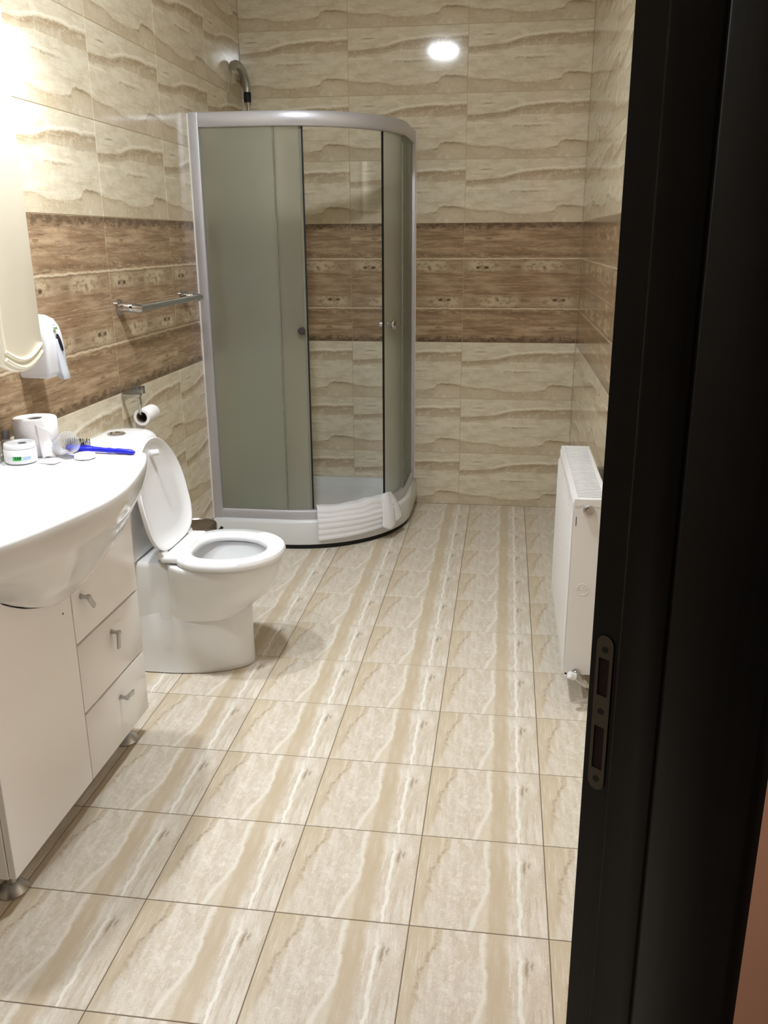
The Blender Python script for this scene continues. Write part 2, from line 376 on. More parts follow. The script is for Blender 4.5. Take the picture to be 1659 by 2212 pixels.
def frosted():
    m = bpy.data.materials.new('frosted_green_glass'); m.use_nodes = True; nt = m.node_tree
    for n in list(nt.nodes):
        if n.type == 'BSDF_PRINCIPLED': nt.nodes.remove(n)
    out = nt.nodes['Material Output']
    rf = nt.nodes.new('ShaderNodeBsdfRefraction'); rf.inputs['Color'].default_value = (.965, .985, .965, 1)
    rf.inputs['Roughness'].default_value = .52; rf.inputs['IOR'].default_value = 1.18
    tl = nt.nodes.new('ShaderNodeBsdfTranslucent'); tl.inputs['Color'].default_value = (.93, .95, .90, 1)
    df = nt.nodes.new('ShaderNodeBsdfDiffuse'); df.inputs['Color'].default_value = (.67, .71, .65, 1)
    gl = nt.nodes.new('ShaderNodeBsdfGlossy'); gl.inputs['Roughness'].default_value = .22
    tex = nt.nodes.new('ShaderNodeTexNoise'); tex.inputs['Scale'].default_value = 700
    bp = nt.nodes.new('ShaderNodeBump'); bp.inputs['Strength'].default_value = .08; bp.inputs['Distance'].default_value = .0005
    nt.links.new(tex.outputs['Fac'], bp.inputs['Height']); nt.links.new(bp.outputs['Normal'], gl.inputs['Normal'])
    a = nt.nodes.new('ShaderNodeMixShader'); a.inputs[0].default_value = .15
    b = nt.nodes.new('ShaderNodeMixShader'); b.inputs[0].default_value = .14
    c = nt.nodes.new('ShaderNodeMixShader'); c.inputs[0].default_value = .03
    nt.links.new(rf.outputs[0], a.inputs[1]); nt.links.new(tl.outputs[0], a.inputs[2])
    nt.links.new(a.outputs[0], b.inputs[1]); nt.links.new(df.outputs[0], b.inputs[2])
    nt.links.new(b.outputs[0], c.inputs[1]); nt.links.new(gl.outputs[0], c.inputs[2])
    nt.links.new(c.outputs[0], out.inputs['Surface'])
    return m
M_FROST = frosted()

# ---------------------------------------------------------------- room shell
YB, XL, XR = .1463, -.6079, 1.1257
ZC = 2.785; YF = -4.12
Z0 = .89976                       # underside of the brown band
XB = -.1912*.3                    # first vertical joint on the back wall
E0 = Vector((.8875, -3.5, 0)); JD = Vector((.766, -.643, 0)); JN = Vector((-.643, -.766, 0))
def J(s, n, z=0): return E0+JD*s+JN*n+Vector((0, 0, z))

floor = MB().box(-.9, 3.2, -6.4, .4, -.1, -.0012).build('floor', M_GROUT_F, smooth=0); tag(floor, kind='structure')
ceiling = MB().box(-.9, 1.5, -4.6, .4, ZC, ZC+.1).build('ceiling', M_CEIL, smooth=0); tag(ceiling, kind='structure')
RC = .0012
wall_back = MB().box(XL-.15, XR+.15, YB+RC, YB+.15, -.1, ZC+.1).build('wall_back', M_GROUT_W, smooth=0)
wall_left = MB().box(XL-.15, XL-RC, YF-.2, YB+.15, -.1, ZC+.1).build('wall_left', M_GROUT_W, smooth=0)
wall_right = MB().box(XR+RC, XR+.1, -3.2, YB+.15, -.1, ZC+.1).build('wall_right', M_GROUT_W, smooth=0)
for o in (wall_back, wall_left, wall_right): tag(o, kind='structure')
OW = .80
wf = MB()
wf.prism([J(.006, -.046), J(.218, -.046), J(.2215, -.006), J(.2215, -1.6), J(.006, -.37)], (0, 0, ZC))
wall_front = wf.build('wall_front', M_PINK, smooth=0); tag(wall_front, kind='structure')

# ---- tiles: one object per tile, mesh data shared between alike pieces
_cache = {}
def tile_mesh(x0, x1, y0, y1, m, gap, bev, thick):
    key = (round(x0, 4), round(x1, 4), round(y0, 4), round(y1, 4), m.name)
    if key in _cache: return _cache[key]
    a, b, c, d = x0+gap, x1-gap, y0+gap, y1-gap
    vs = []
    for z, i in ((-thick, 0), (-bev, 0), (0, bev)):
        vs += [(a+i, c+i, z), (b-i, c+i, z), (b-i, d-i, z), (a+i, d-i, z)]
    fs = [(8, 9, 10, 11)]
    for k in (0, 4):
        for j in range(4):
            fs.append((k+j, k+(j+1) % 4, k+4+(j+1) % 4, k+4+j))
    me = bpy.data.meshes.new('tile'); me.from_pydata(vs, [], fs); me.materials.append(m)
    _cache[key] = me; return me
def put_tile(parent, me, o, U, V):
    N = U.cross(V)
    t = bpy.data.objects.new('tile', me); link(t, parent)
    m4 = Matrix((U, V, N)).transposed().to_4x4(); m4.translation = o
    t.matrix_local = m4
def tile_wall(parent, origin, U, u_first, u_len):
    """origin: wall point at u=0,z=0; u_first: position of the first full joint; wall runs 0..u_len"""
    V = Vector((0, 0, 1)); k0 = math.floor(-u_first/TW-1e-6)
    for r in range(-3, 7):
        z0 = Z0+r*TH; z1 = z0+TH
        brown = r in (0, 1); flip = (r == 0)
        k = k0
        while u_first+k*TW < u_len-1e-4:
            a = u_first+k*TW; b = a+TW
            ca, cb = max(a, 0), min(b, u_len); za, zb = max(z0, 0), min(z1, ZC)
            k += 1
            if cb-ca < .006 or zb-za < .006: continue
            m = M_BROWN if brown else M_CREAM
            if flip:
                me = tile_mesh(b-cb, b-ca, z1-zb, z1-za, m, .0009, .0012, .004)
                put_tile(parent, me, origin+U*b+V*z1, -U, -V)
            else:
                me = tile_mesh(ca-a, cb-a, za-z0, zb-z0, m, .0009, .0012, .004)
                put_tile(parent, me, origin+U*a+V*z0, U, V)
tile_wall(wall_back, Vector((XL, YB, 0)), Vector((1, 0, 0)), XB-XL, XR-XL)
yl1 = -5.2424*.3                                     # a vertical joint of the left wall
tile_wall(wall_left, Vector((XL, YF, 0)), Vector((0, 1, 0)), yl1-YF, YB-YF)
tile_wall(wall_right, Vector((XR, YB, 0)), Vector((0, -1, 0)), 0.0, YB+3.2)
XU = Vector((1, 0, 0)); YU = Vector((0, 1, 0))
for i in range(-3, 4):
    for j in range(0, 15):
        a, b = i*TF, (i+1)*TF; c = -(j-1)*TF-TF; d = c+TF
        ca, cb, cc, cd = max(a, XL), min(b, XR), c, min(d, YB)
        # stop where the diagonal threshold begins
        mid = Vector(((ca+cb)/2, (cc+cd)/2, 0)) - E0
        if mid.dot(JD) > .0: continue
        if cb-ca < .006 or cd-cc < .006: continue
        me = tile_mesh(ca-a, cb-a, cc-c, cd-c, M_FLOOR, .0011, .0008, .004)
        put_tile(floor, me, Vector((a, c, 0)), XU, YU)

# ---- door frame (dark wenge), diagonal opening
door = bpy.data.objects.new('door_1', None); door.location = E0; COL.objects.link(door)
tag(door, 'dark wenge door frame with steel strike plate, along the right edge', kind='structure')
prof = [(0, 0), (.047, 0), (.047, .010), (.104, .010), (.107, .007), (.110, .010), (.224, .010), (.231, .006), (.233, 0), (.233, -.008), (.221, -.008), (.221, -.045), (0, -.045)]
LEAN = -.0055
def jamb(flip=False):
    b = MB()
    pts = [J(s, (OW-n) if flip else n, -.001) for s, n in prof]
    b.prism(pts, (0, 0, 2.10), .0012, 1)
    return b
def lean(o):
    o.data.transform(Matrix(((1, 0, LEAN, 0), (0, 1, 0, 0), (0, 0, 1, 0), (0, 0, 0, 1))))
jl = jamb(); o = jl.build('jamb', M_WENGE, door); lean(o)
o = MB().prism([J(.0440, 0), J(.047, 0), J(.047, .009), J(.0455, .0095), J(.0440, .006)], (0, 0, 2.08)).build('seal_strip', M_GASKET, door); lean(o)
# strike plate
SPC, SPW, zt, zb_ = .0215, .0120, .957, .737
def plate_poly():
    pts = []
    for k in range(9): a = pi*k/8; pts.append((SPC+SPW*cos(a), zt-SPW+SPW*sin(a)))
    for k in range(9): a = pi+pi*k/8; pts.append((SPC+SPW*cos(a), zb_+SPW+SPW*sin(a)))
    return pts
holes = [(.874, .926), (.768, .830)]
pb = MB(); e = .0016
def pbox(s0, s1, z0, z1, n0, n1, b=pb):
    b.prism([J(s0, n0, z0), J(s1, n0, z0), J(s1, n0, z1), J(s0, n0, z1)], JN*(n1-n0))
hw = .0075
top = [(s, z) for s, z in plate_poly()[:9]]
pb.prism([J(s, .0002, z) for s, z in [(SPC+SPW, holes[0][1])]+top+[(SPC-SPW, holes[0][1])]], JN*e)
bot = [(s, z) for s, z in plate_poly()[9:]]
pb.prism([J(s, .0002, z) for s, z in [(SPC-SPW, holes[1][0])]+bot+[(SPC+SPW, holes[1][0])]], JN*e)
pbox(SPC-SPW, SPC+SPW, holes[1][1], holes[0][0], .0002, .0002+e)
for z0, z1 in holes:
    pbox(SPC-SPW, SPC-hw, z0, z1, .0002, .0002+e); pbox(SPC+hw, SPC+SPW, z0, z1, .0002, .0002+e)
plate = pb.build('strike_plate', M_STRIKE, door, 30); lean(plate)
plate['label'] = 'dull steel strike plate with two openings'
for z0, z1 in holes:
    b = MB(); pbox(SPC-hw, SPC+hw, z0, z1, .0001, .0006, b); o = b.build('latch_hole', M_HOLE, plate, 0); lean(o)
for z in (.9385, .852, .753):
    q = Matrix((JD, Vector((0, 0, 1)), JN)).transposed().to_4x4()
    o = MB().lathe([(.0042, 0), (.0042, .0006), (.0015, .0002)], J(SPC, .0018, z), 14, mat=q).build('screw', M_INK, plate); lean(o)

# ---------------------------------------------------------------- lamps
t = thing('ceiling_lamp', 'round white ceiling lamp glowing above the room centre', 'ceiling lamp', (LAMP.x, LAMP.y, ZC))
MB().lathe([(.0, ZC), (.105, ZC), (.108, ZC-.01), (.1, ZC-.014), (.0, ZC-.014)], (LAMP.x, LAMP.y, 0), 40).build('housing', M_PLW, t)
MB().lathe([(.0, ZC-.0145), (.088, ZC-.0145), (.084, ZC-.024), (.06, ZC-.028), (.0, ZC-.029)], (LAMP.x, LAMP.y, 0), 40).build('diffuser', M_LAMP, t)

# ---------------------------------------------------------------- shower
CX, CY = -.25, -.155
def pathpt(p, r):
    k, a = p
    if k == 'L': return (a, CY-r)
    if k == 'A': return (CX+r*sin(radians(a)), CY-r*cos(radians(a)))
    return (CX+r, a)
def params(p0, p1, step=4):
    out = [p0]
    if p0[0] == 'L':
        if p1[0] == 'L': return [p0, p1]
        a0 = 0; out.append(('A', 0))
    elif p0[0] == 'A': a0 = p0[1]
    else: return [p0, p1]
    a1 = p1[1] if p1[0] == 'A' else 90
    n = max(1, round((a1-a0)/step))
    for i in range(1, n+1): out.append(('A', a0+(a1-a0)*i/n))
    if p1[0] == 'R': out.append(p1)
    return out
def sweep(b, prof, p0, p1, step=3):
    rings = [[Vector((*pathpt(p, r), z)) for r, z in prof] for p in params(p0, p1, step)]
    return b.loft(rings)
tray = thing('shower_tray', 'white quadrant shower tray over a floor gap filled with black under the glass cabin', 'shower tray', (-.15, -.2, 0))
def loop(off, offw):
    pts = [pathpt(p, .545-off) for p in params(('L', XL+offw), ('R', YB-offw), 3)]
    return pts+[(XL+offw, YB-offw)]
rings = [[Vector((x, y, z)) for x, y in loop(o_, w_)] for o_, w_, z in
         ((.002, .003, .024), (0, .003, .03), (0, .003, .13), (.003, .005, .140), (.012, .012, .145), (.062, .03, .145), (.070, .036, .140), (.085, .05, .105), (.11, .075, .092), (.17, .13, .088))]
MB().loft(rings).build('tray_body', M_ACR, tray, 50)
MB().loft([[Vector((x, y, z)) for x, y in loop(.012, .01)] for z in (.0005, .026)]).build('gap_shade', M_BLACK, tray, 50)  # black body stands in for the shade of the gap under the tray
# beads of textured floor grip
tb = MB()
for k in range(9):
    for i in range(9):
        x = -.35+i*.05; y = -.40+k*.05
        if sqrt((x-CX)**2+(y-CY)**2) < .34: tb.lathe([(.006, .088), (.004, .0893), (.0, .0896)], (x, y, 0), 8)
o = tb.build('anti_slip_dots', M_ACR, tray); o['kind'] = 'stuff'

cab = thing('shower_enclosure', 'curved frosted glass shower cabin in an aluminium frame, corner, doors ajar', 'shower cabin', (-.15, -.2, .145))
RT0, RT1 = 1.882, 1.941
sweep(MB(), [(.487, RT0), (.525, RT0), (.530, RT0+.006), (.530, RT1-.006), (.525, RT1), (.487, RT1)], ('L', XL+.045), ('R', YB-.016)).build('top_rail', M_ALU, cab, 40)
sweep(MB(), [(.483, .1455), (.526, .1455), (.526, .178), (.520, .190), (.487, .190)], ('L', XL+.045), ('R', YB-.016)).build('bottom_rail', M_ALU, cab, 40)
MB().box(XL+.006, XL+.047, CY-.532, CY-.480, .146, RT1, .003).build('post', M_ALU, cab)
MB().box(CX+.480, CX+.532, YB-.02, YB-.003, .146, RT1, .003).build('post', M_ALU, cab)
MB().box(XL-.0005, XL+.0065, CY-.534, CY-.50, .140, RT1-.004, .002).build('sealant_bead', M_SIL, cab)
MB().box(CX+.526, CX+.536, YB-.006, YB+.0005, .145, RT1-.004, .002).build('sealant_bead', M_SIL, cab)
def glass(p0, p1, r, name='fixed_panel', th=.005):
    return sweep(MB(), [(r-th/2, .190), (r+th/2, .190), (r+th/2, RT0+.004), (r-th/2, RT0+.004)], p0, p1, 3).build(name, M_FROST, cab, 40)
glass(('L', XL+.047), ('A', .8), .513)
glass(('A', 82.5), ('R', YB-.02), .513)
dl = glass(('L', -.50), ('A', 14.6), .498, 'sliding_door'); dr = glass(('A', 61.6), ('R', .0), .498, 'sliding_door')
def strip(p0, p1, r0, r1, name, m, par): return sweep(MB(), [(r0, .192), (r1, .192), (r1, RT0), (r0, RT0)], p0, p1, .5).build(name, m, par, 40)
strip(('A', 14.3), ('A', 15.2), .4945, .5025, 'door_seal', M_BLACK, dl)
strip(('A', 60.9), ('A', 61.6), .4945, .5025, 'door_seal', M_BLACK, dr)
strip(('A', 13.2), ('A', 14.3), .4945, .5022, 'edge_profile', M_EDGE, dl)
strip(('A', .6), ('A', 1.3), .5095, .5165, 'edge_profile', M_EDGE, cab)
strip(('A', 81.9), ('A', 82.5), .5095, .5165, 'edge_profile', M_EDGE, cab)
for par, ang, z, m in ((dl, 11.6, 1.035, M_DKNOB), (dr, 65.5, 1.04, M_CHROME)):
    a = radians(ang); d = Vector((sin(a), -cos(a), 0)); tt = Vector((0, 0, 1)).cross(d)
    q = Matrix((tt, Vector((0, 0, 1)), d)).transposed().to_4x4()
    c = Vector((CX+.498*sin(a), CY-.498*cos(a), z)); q = q @ Matrix.Scale(1.0 if ang < 20 else 1.25, 4)
    MB().lathe([(.010, -.034), (.012, -.030), (.009, -.022), (.006, -.014), (.009, -.008), (.011, -.004), (.011, .004), (.007, .007), (.006, .013), (.012, .018), (.0175, .024), (.0175, .030), (.013, .035), (0, .036)], c, 24, mat=q).build('knob', m, par)

# riser pipe with curved shower head in the far corner
rs = thing('shower_fixture', 'chrome curved shower arm and riser pipe in the far shower corner', 'shower', (-.563, .10, 1.0))
MB().tube([(-.563, .1, 1.02), (-.563, .1, 2.10)], .0085, 14).build('riser_pipe', M_CHROME, rs)
MB().lathe([(.017, 0), (.018, .008), (.018, .042), (.013, .05)], (-.563, .1, 2.085), 20).build('collar', M_BLACK, rs)
arm = catmull([(-.563, .1, 2.13), (-.563, .098, 2.16), (-.566, .082, 2.195), (-.572, .045, 2.225), (-.578, -.01, 2.235), (-.582, -.05, 2.225)], 6)
MB().tube(arm, [.017+.004*min(1, i/18) for i in range(len(arm))], 16).build('shower_arm', M_CHROMEB, rs)
MB().lathe([(0, 0), (.02, 0), (.022, .02), (.017, .05)], (-.563, .1, .99), 20).build('mixer_joint', M_CHROME, rs)
for z in (1.1, 1.75):
    MB().tube([(-.563, .1, z), (-.563, YB, z)], .007, 10).build('wall_bracket', M_CHROME, rs)

# bath mat towel over the lower rail
tw = thing('bath_towel', 'white ribbed bath towel draped over the shower door sill', 'towel', (.05, -.6, .19))
sec = [(.462, .150), (.470, .172), (.480, .194), (.492, .2), (.508, .201), (.522, .2), (.533, .192), (.541, .176), (.546, .16), (.553, .147), (.557, .13), (.559, .11), (.560, .09), (.561, .07), (.562, .052)]
sec2 = [Vector((s[0], s[1], 0)) for s in sec]
fine = catmull(sec2, 8)
def towel_grid(a0, a1, na, drop0, drop1, lift=0.0, wav=0.0):
    vs, fs = [], []; n = len(fine)
    for i in range(na+1):
        f = i/na; a = radians(a0+(a1-a0)*f); dr_ = drop0+(drop1-drop0)*f
        for j, p in enumerate(fine):
            r, z = p.x, p.y
            k = j/(n-1)
            if z < .15 and j > n*.5: z = .15-(.15-z)*dr_
            rib = .0015*sin(2*pi*k*9.5) if j > n*.30 else 0
            bul = .010*math.exp(-((f-.72)/.10)**2)*(1 if r < .545 else .4)
            r += rib+lift+wav*sin(f*9+k*4); z += (bul if r < .55 else 0)+.003*sin(f*14+k*5)*(1-k)
            vs.append((CX+r*sin(a), CY-r*cos(a), z))
    for i in range(na):
        for j in range(n-1): fs.append((i*n+j, i*n+j+1, (i+1)*n+j+1, (i+1)*n+j))
    return MB().add(vs, fs)
o = towel_grid(16.4, 58.5, 60, 1.0, .80).build('towel_body', M_TERRY, tw, 180); sm = o.modifiers.new('thick', 'SOLIDIFY'); sm.thickness = .006; sm.offset = 1
def fold(pts_top, pts_bot, n=14, m=12, bow=.02):
    vs, fs = [], []
    A = catmull(pts_top, 4); B = catmull(pts_bot, 4); k = len(A)
    for i in range(n+1):
        f = i/n
        for a, b in zip(A, B):
            d = Vector((a.x-CX, a.y-CY, 0)).normalized()
            vs.append(a.lerp(b, f)+d*bow*sin(pi*min(1, f*1.2)*.5)*(1 if f < .9 else .95)+Vector((0, 0, .012*sin(pi*f)))+d*.0016*sin(f*34))
    for i in range(n):
        for j in range(k-1): fs.append((i*k+j, i*k+j+1, (i+1)*k+j+1, (i+1)*k+j))
    return MB().add(vs, fs)
def pol(a, r, z): return Vector((CX+r*sin(radians(a)), CY-r*cos(radians(a)), z))
o = fold([pol(55.5, .515, .213), pol(58.5, .524, .220), pol(63, .515, .214)], [pol(49.5, .566, .078), pol(53.5, .580, .056), pol(58, .568, .070)]).build('folded_end', M_TERRY, tw, 180)
sm = o.modifiers.new('thick', 'SOLIDIFY'); sm.thickness = .006; sm.offset = 1
o = fold([pol(61.0, .520, .212), pol(63.5, .516, .210), pol(66, .505, .204)], [pol(58.0, .562, .080), pol(61.5, .566, .082), pol(65.5, .560, .088)], bow=.018).build('folded_end', M_TERRY, tw, 180)
sm = o.modifiers.new('thick', 'SOLIDIFY'); sm.thickness = .006; sm.offset = 1

# ---------------------------------------------------------------- toilet
TY = -1.84
toi = thing('toilet', 'white ceramic toilet with its seat lid raised against the cistern', 'toilet', (-.3, TY, 0))
def oval(xb, xf, hw, z, n=40, e=2.3, yc=TY, sq=.0):
    """outline: rounded front, squarer back"""
    out = []; xm = xb+(xf-xb)*.45
    for j in range(n):
        a = 2*pi*j/n; c, s = cos(a), sin(a)
        ex = 2.0 if c > 0 else e
        x = xm+(xf-xm if c > 0 else xm-xb)*math.copysign(abs(c)**(2/ex), c)
        y = yc+hw*math.copysign(abs(s)**(2/ex), s)
        out.append(Vector((x, y, z)))
    return out
def rrect(x0, x1, y0, y1, z, r, n=6):
    out = []
    for cx, cy, a0 in ((x1-r, y1-r, 0), (x0+r, y1-r, 90), (x0+r, y0+r, 180), (x1-r, y0+r, 270)):
        for k in range(n+1):
            a = radians(a0+90*k/n); out.append(Vector((cx+r*cos(a), cy+r*sin(a), z)))
    return out
b = MB()
b.loft([oval(-.600, -.080, .126, .0, e=6), oval(-.602, -.076, .131, .004, e=6), oval(-.602, -.077, .128, .02, e=6), oval(-.602, -.078, .124, .08, e=6), oval(-.602, -.078, .122, .15, e=6),
        oval(-.602, -.078, .121, .225, e=6), oval(-.598, -.09, .116, .245, e=6)])
b.loft([rrect(-.602, -.312, TY-.121, TY+.121, z, .02) for z in (.20, .30, .385)]+[rrect(-.601, -.314, TY-.118, TY+.118, .396, .02), rrect(-.596, -.32, TY-.11, TY+.11, .401, .02)])
rg = [oval(-.40, -.10, .116, .195, e=4), oval(-.39, -.076, .1225, .222, e=4), oval(-.375, -.048, .128, .245, e=3.4), oval(-.362, -.020, .136, .268, e=3), oval(-.355, .004, .148, .297, e=3), oval(-.35, .020, .160, .33, e=3), oval(-.347, .030, .169, .362, e=3),
      oval(-.346, .033, .173, .388, e=3), oval(-.346, .033, .173, .397, e=3), oval(-.343, .028, .169, .403, e=3)]
def inner(f, z): return [Vector((-.125+(p.x+.125)*f, TY+(p.y-TY)*f, z)) for p in oval(-.300, .005, .128, 0, e=2.2)]
rg += [inner(1.0, .400), inner(.98, .385), inner(.91, .345), inner(.80, .315), inner(.64, .288), inner(.42, .268), inner(.2, .260)]
b.loft(rg).build('bowl', M_CER, toi, 60)
MB().loft([inner(.70, .2965), inner(.5, .2966), inner(.2, .2966)]).build('water', M_WATER, toi, 60)
# cistern
b = MB().loft([rrect(-.603, -.432, TY-.165, TY+.165, .404, .045), rrect(-.603, -.43, TY-.168, TY+.168, .41, .045), rrect(-.603, -.426, TY-.178, TY+.178, .60, .05), rrect(-.603, -.424, TY-.182, TY+.182, .755, .05)])
b.build('cistern', M_CER, toi, 60)
ld = []
for i in range(9):
    a = pi/2*i/8; k = 1-.55*(1-cos(a)); z = .757+.052*sin(a)
    hw_ = .188*(.30+.70*cos(a)**.7) if i else .188; hx = .092*(.42+.58*cos(a)**.6)
    ld.append(rrect(-.512-hx, -.512+hx, TY-hw_, TY+hw_, z, min(hx, hw_)*.85))
MB().loft(ld).build('cistern_lid', M_CER, toi, 70)
MB().lathe([(.030, .802), (.030, .812), (.027, .8145), (.021, .8145), (.020, .812), (.0, .8125)], (-.512, TY, 0), 28).build('flush_button', M_CHROME, toi)
# seat
def egg(xb, xf, hw, n=48): return oval(xb, xf, hw, 0, n, 2.6)
so, si = egg(-.318, .046, .187), egg(-.262, -.020, .118)
b = MB()
def eg(o_, f, z, c=(-.135, TY)): return [Vector((c[0]+(p.x-c[0])*f, c[1]+(p.y-c[1])*f, z)) for p in o_]
b.loft([eg(so, .985, .406), eg(so, 1.0, .411), eg(so, .998, .422), eg(so, .975, .430), eg(si, 1.14, .432), eg(si, 1.03, .425), eg(si, 1.0, .415), eg(si, 1.02, .406), eg(so, .985, .406)], False, False).build('seat_ring', M_SEATP, toi, 60)
MB().box(-.340, -.272, TY-.140, TY+.140, .410, .4345, .009, 3).build('hinge_bar', M_SEATP, toi)
for s in (-1, 1):
    MB().lathe([(.013, 0), (.013, .022), (.010, .026)], (-.338, TY+s*.085, .4), 16).build('hinge_foot', M_CHROMEB, toi)
    MB().lathe([(.012, -.02), (.014, -.016), (.014, .016), (.012, .02)], (-.338, TY+s*.118, .434), 18, 'y').build('hinge_knuckle', M_SEATP, toi)
# lid, hinged upright and leaning back
lean_a = radians(11)
def lidpt(l, wv, d):   # l along the lid from hinge, wv across, d out of the lid towards the user
    ax = Vector((-sin(lean_a), 0, cos(lean_a))); nn = Vector((cos(lean_a), 0, sin(lean_a)))
    return Vector((-.330, TY, .437))+ax*l+Vector((0, wv, 0))+nn*d
def lid_out(f):
    pts = []
    for p in oval(0, .368, .186, 0, 48, 3.6): pts.append((.185+(p.x-.185)*f, (p.y-TY)*f))
    return pts
lr = [[lidpt(l, w_, d) for l, w_ in lid_out(f)] for f, d in ((.05, -.022), (.7, -.021), (.93, -.016), (.985, -.008), (1.0, .004), (.985, .006), (.955, .003), (.90, -.008), (.7, -.012), (.05, -.013))]
lid = MB().loft(lr).build('lid', M_SEATP, toi, 60)
for s in (0,):
    p = [lidpt(.318, s, -.012), lidpt(.318, s, .004), lidpt(.318, s, .018), lidpt(.318, s, .023)]
    MB().tube(p, [.013, .011, .010, .006], 14).build('lid_buffer', M_SEATP, lid)

# ---------------------------------------------------------------- pedal bin behind the toilet
bn = thing('waste_bin', 'round dark steel waste bin behind the toilet', 'bin', (-.512, -1.175, 0))
c = (-.512, -1.175, 0)
MB().lathe([(.080, .002), (.084, .006), (.085, .235), (.083, .238)], c, 40).build('bin_body', M_STEEL, bn)
MB().lathe([(.086, .239), (.088, .243), (.088, .268), (.085, .275), (.076, .277), (.072, .272), (.0, .268)], c, 40).build('bin_lid', M_STEEL, bn)
MB().box(-.437, -.412, -1.205, -1.165, .222, .248, .005).tube([(-.428, -1.18, .236), (-.412, -1.165, .25), (-.402, -1.16, .262)], .007, 8).build('lid_hinge', M_BLACK, bn)

# ---------------------------------------------------------------- vanity cabinet
VF, VB, V0, V1, VZ0, VZ1 = -.265, XL+.003, -3.07, -2.325, .079, .785
BC, WC = .612, -2.70               # basin bowl: lowest point and centre on the cabinet front
def cut(y):                         # lower outline of the basin bowl on the front
    d = abs(y-WC); return min(BC+.095*(d/.28)**2+.35*max(0, d-.27), VZ1)
van = thing('vanity_cabinet', 'white lacquered vanity cabinet on steel feet under the washbasin', 'cabinet', (-.43, WC, 0))
t_ = .016
cb = MB()
for y0, y1 in ((V0, V0+t_), (V1-t_, V1)): cb.box(VB, VF-.018, y0, y1, VZ0, VZ1, .001, 1)
cb.box(VB, VF-.018, V0+t_, V1-t_, VZ0, VZ0+t_); cb.box(VB, VB+.006, V0+t_, V1-t_, VZ0, VZ1)
cb.box(VB+.01, VF-.02, -2.703, -2.687, VZ0+t_, .57)
cb.build('carcase', M_LACQ, van, 30)
g = .0016
def front(y0, y1, z0, z1, name, curved=False):
    if not curved:
        return MB().box(VF-.0165, VF, y0+g, y1-g, z0+g, z1-g, .0022, 2).build(name, M_LACQ, van, 40)
    n = 26; ys = [y1-g+(y0+2*g-y1)*k/n for k in range(n+1)]
    poly = [(VF, y0+g, z0+g), (VF, y1-g, z0+g)]+[(VF, y, cut(y)-.002) for y in ys]
    return MB().prism(poly, (-.0165, 0, 0), .0015, 1).build(name, M_LACQ, van, 40)
dm = V0; sp = -2.695
d_big = front(V0, sp, VZ0, 0, 'cabinet_door', True)
f1 = front(sp, V1, .467, 0, 'cabinet_door', True)
f2 = front(sp, V1, .274, .464, 'drawer'); f3 = front(sp, V1, VZ0, .271, 'drawer')
def handle(par, y, z, ang):
    p = Vector((VF, y, z))
    m = Matrix.Translation(p+Vector((.020, 0, 0))) @ Matrix.Rotation(radians(ang), 4, 'X')
    b = MB().lathe([(.0075, .0), (.0075, .003), (.005, .004), (.005, .016), (.0065, .018), (.0065, .026), (.005, .027)], p, 14, 'x')
    b2 = MB().box(-.003, .003, -.004, .046, -.007, .007, .001, 1)
    b.add([m @ Vector(v) for v in b2.v], b2.f)
    b.build('handle', M_CHROMEB, par, 40)
handle(f1, -2.648, .580, -52); handle(f2, -2.510, .418, -96); handle(f3, -2.500, .214, -8)
MB().lathe([(.003, 0), (.0, .0006)], (VF, -2.739, .574), 10, 'x').build('screw_hole', M_INK, d_big)
for y in (-2.385, -3.012):
    for x in (-.318, -.545):
        MB().lathe([(.036, .001), (.036, .004), (.016, .023), (.012, .024), (.012, .079)], (x, y, 0), 28).build('foot', M_CHROMEB, van)

# ---------------------------------------------------------------- washbasin
RZ = .865; W0, W1 = -3.120, -2.280
bas = thing('washbasin', 'white ceramic washbasin with a bulging front on the vanity cabinet', 'washbasin', (-.38, WC, VZ1))
def rim(f=1.0, z=RZ, dx=0.0):
    """outer outline of the basin counter, counter-clockwise from the back right"""
    pts = [(-.605, W1)]
    side = catmull([(-.605, W1, 0), (-.50, W1, 0), (-.35, W1-.001, 0), (-.255, W1-.003, 0), (-.222, W1-.010, 0), (-.206, W1-.030, 0), (-.173, -2.397, 0), (-.140, -2.530, 0), (-.122, -2.63, 0), (-.118, WC, 0)], 5)
    h = [(p.x, p.y) for p in side]
    full = h+[(x, 2*WC-y) for x, y in reversed(h[:-1])]
    out = []
    for x, y in full: out.append(Vector((-.605+(x+.605)*f+dx*(x+.605)/.487, WC+(y-WC)*(f if f < 1 else 1), z)))
    return out
n = len(rim())
def bowl_ring(f, z, cx=-.345, ax=.150, ay=.265):
    out = []
    for p in rim():
        d = Vector(((p.x-cx)/ax, (p.y-WC)/ay, 0)); d.normalize()
        out.append(Vector((cx+ax*f*d.x, WC+ay*f*d.y, z)))
    return out
def under(z, p_, w_):
    """underside section: front bulge p_ beyond the cabinet front, half width w_"""
    out = []
    for k in range(n):
        a = -pi/2+pi*(1-k/(n-1)) if False else pi/2-pi*k/(n-1)
        out.append(Vector((VF+.0+p_*cos(a)**.8 if cos(a) > 1e-6 else VF, WC+w_*sin(a), z)))
    # close at the back inside the cabinet
    out[0].x = out[-1].x = VB+.25
    return out
rings = [under(.606, .002, .02), under(.6125, .012, .075), under(.63, .026, .13), under(.655, .045, .188), under(.682, .062, .24), under(.71, .078, .285)]
def mixr(a, b_, f): return [p.lerp(q, f) for p, q in zip(a, b_)]
top_in = rim(.972, .800)
rings += [mixr(under(.745, .098, .318), rim(.93, .745), .25), mixr(under(.775, .112, .34), rim(.955, .775), .6)]
